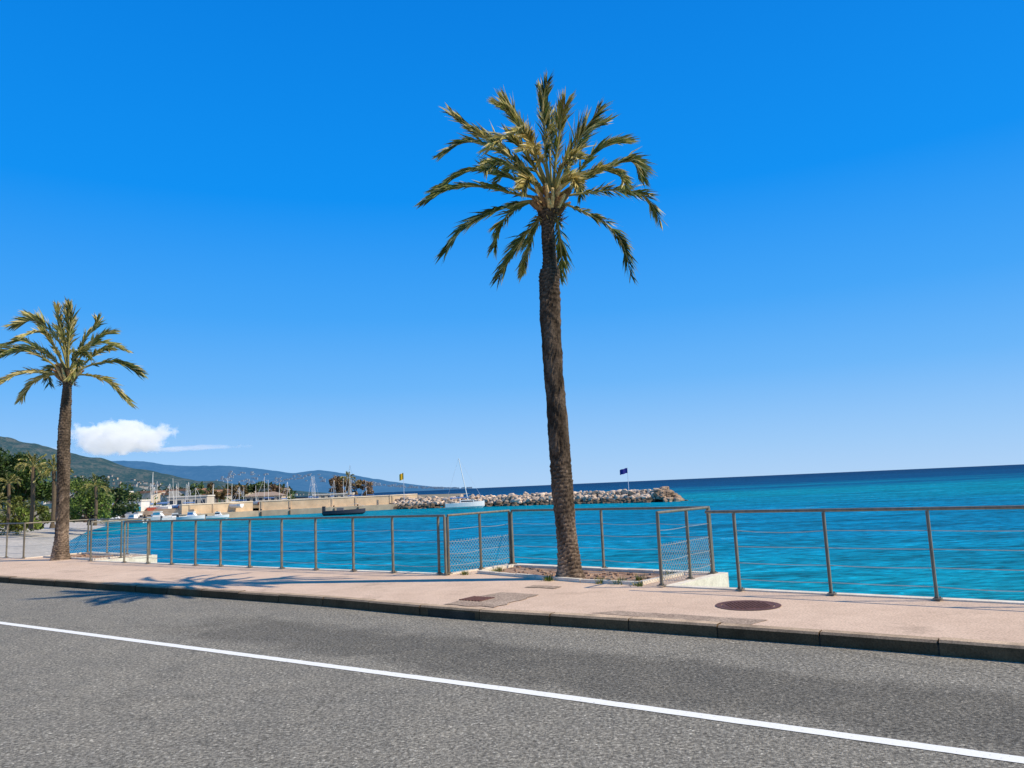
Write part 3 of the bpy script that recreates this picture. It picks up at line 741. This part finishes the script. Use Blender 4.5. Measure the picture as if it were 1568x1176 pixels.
for i in range(6500):
    s=R(); k=s*4.999+2; a=Vector(BACK[min(int(k),6)]).lerp(Vector(BACK[min(int(k)+1,7)]),k-int(k)); hh=max(0,noise.noise(Vector((k*2.2,0,0)))+.35); p=Vector((a.x+U(-3,2),a.y+U(-2,2),-.8+abs(random.gauss(0,1.4))*hh))
    u_=Vector((U(-1,1),U(-1,1),U(-1,1))).normalized(); v_=u_.cross(Vector((.3,.5,.8))).normalized(); sz=.3*U(.5,1.2); q=U(.5,1.5)
    mb.add([p-u_*sz,p+v_*sz*.5,p+u_*sz,p-v_*sz*.5],[(0,1,2,3)],(.09*q,.13*q,.028*q))
mb.obj("hedge",foliage)

# ------------------------------------------------------------ buildings
def building(name,x,y,z,wd,dp,h,rz,wall,floors,cols,roof=None,bands=None):
    e=empty(name,(x,y,z)); M=Matrix.Translation((x,y,z))@Matrix.Rotation(rz,4,'Z'); mb=MB()
    mb.box((0,0,h/2-.5),(wd,dp,h+1),0,wall,0,M); fh=h/floors
    for f_ in range(floors):
        for c_ in range(cols):
            xx=-wd/2+wd*(c_+.5)/cols; zz=f_*fh+fh*.52
            mb.box((xx,-dp/2-.005,zz),(wd/cols*.5,.03,fh*.5),0,(.04,.06,.08),0,M); mb.box((xx,-dp/2-.05,zz-fh*.28),(wd/cols*.6,.12,.08),0,(.7,.68,.64),0,M)
    if roof:
        r=[(-wd/2-.3,-dp/2-.3,h),(wd/2+.3,-dp/2-.3,h),(wd/2+.3,dp/2+.3,h),(-wd/2-.3,dp/2+.3,h),(-wd/4,0,h+dp*.2),(wd/4,0,h+dp*.2)]
        mb.add([M@Vector(q) for q in r],[(0,1,5,4),(1,2,5),(2,3,4,5),(3,0,4)],roof)
    else: mb.box((0,0,h+.15),(wd+.3,dp+.3,.3),0,(.75,.68,.56),0,M)
    if bands: mb.box((0,-dp/2-.06,h*.45),(wd,.08,h*.3),0,bands,0,M)
    o=mb.obj("walls_and_roof",housem,e); o.location=-e.location
building("beach_club_building",-84,168.5,-1,6.5,5,3.0,.1,(.78,.74,.66),1,4,None,(.03,.35,.42))
building("harbour_building",-78,186,-.5,9,6,3.0,.1,(.60,.52,.40),1,5)
building("harbour_building",-92,176,-.5,7,6,4.6,.1,(.76,.58,.35),2,3)
building("harbour_building",-64,198,0,9,5,2.0,.1,(.62,.48,.32),1,6,(.36,.26,.18))
building("harbour_building",-48,204,0,10,5,1.6,.1,(.64,.52,.36),1,6)
mb=MB()
for i in range(120):
    y=U(260,900); x=-y*U(.30,.56); s=1+y/700; wd=U(5,11)*s*.7; hh=U(2.5,6)*(.6+y/600); q=U(.6,1)
    mb.box((x,y,hh/2-1),(wd,6*s,hh),U(-.4,.4),random.choice([(.66*q,.54*q,.38*q),(.70*q,.62*q,.50*q),(.58*q,.40*q,.26*q)])); mb.box((x,y,hh-.8),(wd+.6,6*s+.6,.5*s),0,(.34,.18,.11))
mb.obj("town_houses",housem)
mb=MB()
for i in range(9000):
    y=U(240,900); x=-y*(.30+.27*((i%40)/40))+U(-4,4)*(y/300); hh=abs(random.gauss(0,2.6))*(.5+y/500); p=Vector((x,y,hh-1))
    u_=Vector((U(-1,1),U(-1,1),U(-1,1))).normalized(); v_=u_.cross(Vector((.3,.5,.8))).normalized(); sz=y*.004*U(.5,1.2); q=U(.5,1.5)
    mb.add([p-u_*sz,p+v_*sz*.6,p+u_*sz,p-v_*sz*.6],[(0,1,2,3)],(.07*q,.11*q,.035*q))
mb.obj("distant_tree_belt",foliage)

# ------------------------------------------------------------ hills
def interp(pl,x):
    if x<=pl[0][0]: return pl[0][1]
    for (a,b),(c,d) in zip(pl,pl[1:]):
        if x<=c: s=(x-a)/(c-a); return b+(d-b)*s
    return pl[-1][1]
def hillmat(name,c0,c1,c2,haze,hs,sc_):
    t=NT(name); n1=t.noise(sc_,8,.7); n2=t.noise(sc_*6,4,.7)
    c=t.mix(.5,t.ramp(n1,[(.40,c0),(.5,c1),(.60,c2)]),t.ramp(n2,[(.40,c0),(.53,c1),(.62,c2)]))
    t.fin(c,1,None,0); t.b.inputs["Emission Color"].default_value=(*haze,1); t.b.inputs["Emission Strength"].default_value=hs  # aerial haze painted onto the slopes as a constant glow
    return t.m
H1=[(-6500,820),(-4300,640),(-3351,480),(-3093,415),(-2793,332),(-2494,250),(-2111,158),(-1646,75),(-1300,30),(-1050,-6),(-500,-14)]
H2=[(-9000,760),(-6500,620),(-4489,490),(-3900,425),(-3306,390),(-2950,330),(-2582,264),(-2420,285),(-2278,292),(-1900,215),(-1444,125),(-1100,60),(-764,16),(-500,4),(-330,-14)]
def hz1(x,y):
    t_=max(0,min(1,(y-900)/4100)); b=interp(H1,x*5000/max(y,5000) if y>5000 else x)
    if y>5000: b*=max(.0,1-(y-5000)/2500)
    nz=noise.fractal(Vector((x*.0016,y*.0016,1)),.7,2.1,7)
    rg=abs(noise.noise(Vector((x*.0026,y*.0010,7))))+.5*abs(noise.noise(Vector((x*.006,y*.0025,2))))
    return (b*(t_**1.6) + (nz*44-rg*105*t_)*min(1,max(0,b)/120)*(t_ if y<4800 else .35) - (3 if b>0 else 0))
def hillmesh(name,fn,x0,x1,nx,y0,y1,ny,mat):
    mb=MB(); vs=[];fs=[]
    for j in range(ny+1):
        y=y0+(y1-y0)*j/ny
        for i in range(nx+1):
            x=x0+(x1-x0)*i/nx; vs.append((x,y,fn(x,y)))
    for j in range(ny):
        for i in range(nx):
            a=j*(nx+1)+i; fs.append((a,a+1,a+nx+2,a+nx+1))
    mb.add(vs,fs); return mb.obj(name,mat,smooth=True)
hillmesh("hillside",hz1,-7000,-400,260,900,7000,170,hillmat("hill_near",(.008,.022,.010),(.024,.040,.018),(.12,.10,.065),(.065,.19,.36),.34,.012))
def hz2(x,y):
    t_=max(0,min(1,(y-7600)/1400)); b=interp(H2,x)
    if y>9000: b*=max(0,1-(y-9000)/2500)
    nz=noise.fractal(Vector((x*.0012,y*.0012,5)),.8,2.1,6)
    return b*(t_**.8)+nz*26*min(1,max(0,b)/150)-3
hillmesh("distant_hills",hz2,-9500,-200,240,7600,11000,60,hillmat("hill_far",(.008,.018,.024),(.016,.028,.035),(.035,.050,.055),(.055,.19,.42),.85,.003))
mb=MB()
for i in range(1500):
    y=U(1300,4500); x=-y*U(.24,.68); z=hz1(x,y)
    if z<3 or z>260: continue
    if noise.noise(Vector((x*.002,y*.002,3)))<U(-.25,.05): continue
    s=U(.35,.95)*(1+y/7000); wd=U(8,17)*s; hh=U(5,9)*s; rz=U(-.4,.4); q=U(.5,.95)
    mb.box((x,y,z+hh/2-2),(wd,9*s,hh+4),rz,random.choice([(.62*q,.56*q,.46*q),(.60*q,.46*q,.32*q),(.66*q,.62*q,.54*q)])); mb.box((x,y,z+hh+.8),(wd+1,9*s+1,1.6),rz,(.28,.16,.11))
for i in range(260):
    y=U(8200,8700); x=U(-3200,-450); z=hz2(x,y)
    if z<0: continue
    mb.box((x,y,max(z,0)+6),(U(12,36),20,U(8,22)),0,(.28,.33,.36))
mb.obj("hillside_houses",housem)

# ------------------------------------------------------------ clouds (volumes)
def cloud(name,loc,dim,dens,seed,thr,fs,emis=.55):
    mb=MB(); mb.box((0,0,0),(2,2,2)); m=bpy.data.materials.new(name+"_vapour"); m.use_nodes=True; t=m.node_tree; t.nodes.clear()
    N=t.nodes.new; L=t.links.new
    out=N("ShaderNodeOutputMaterial"); tc=N("ShaderNodeTexCoord")
    vm=N("ShaderNodeVectorMath"); vm.operation='LENGTH'; L(tc.outputs["Object"],vm.inputs[0])
    mp=N("ShaderNodeMapping"); mp.inputs["Scale"].default_value=(dim[0]/fs,dim[1]/fs,dim[2]/fs); mp.inputs["Location"].default_value=(seed,seed*.7,0); L(tc.outputs["Object"],mp.inputs[0])
    nz=N("ShaderNodeTexNoise"); nz.inputs["Scale"].default_value=1; nz.inputs["Detail"].default_value=5; nz.inputs["Roughness"].default_value=.6; L(mp.outputs[0],nz.inputs[0])
    a=N("ShaderNodeMath"); a.operation='MULTIPLY_ADD'; L(nz.outputs[0],a.inputs[0]); a.inputs[1].default_value=2.0; a.inputs[2].default_value=-thr
    b=N("ShaderNodeMath"); b.operation='SUBTRACT'; L(a.outputs[0],b.inputs[0]); L(vm.outputs["Value"],b.inputs[1])
    c=N("ShaderNodeMath"); c.operation='MULTIPLY'; c.use_clamp=True; L(b.outputs[0],c.inputs[0]); c.inputs[1].default_value=4
    d=N("ShaderNodeMath"); d.operation='MULTIPLY'; L(c.outputs[0],d.inputs[0]); d.inputs[1].default_value=dens
    e=N("ShaderNodeMath"); e.operation='MULTIPLY'; L(d.outputs[0],e.inputs[0]); e.inputs[1].default_value=emis
    pv=N("ShaderNodeVolumePrincipled"); pv.inputs["Color"].default_value=(1,1,1,1); pv.inputs["Anisotropy"].default_value=.1; L(d.outputs[0],pv.inputs["Density"]); L(e.outputs[0],pv.inputs["Emission Strength"]); pv.inputs["Emission Color"].default_value=(.86,.92,1,1)
    L(pv.outputs[0],out.inputs["Volume"])
    o=mb.obj(name,m); o.location=loc; o.scale=dim; return o
cloud("cloud",(-3600,7000,600),(500,260,165),.022,3.1,.12,150,.46)
cloud("cloud",(-3050,7050,478),(620,200,24),.003,8.1,.1,160,.35)
cloud("cloud",(-4350,7050,520),(420,200,22),.002,5.1,.1,160,.35)
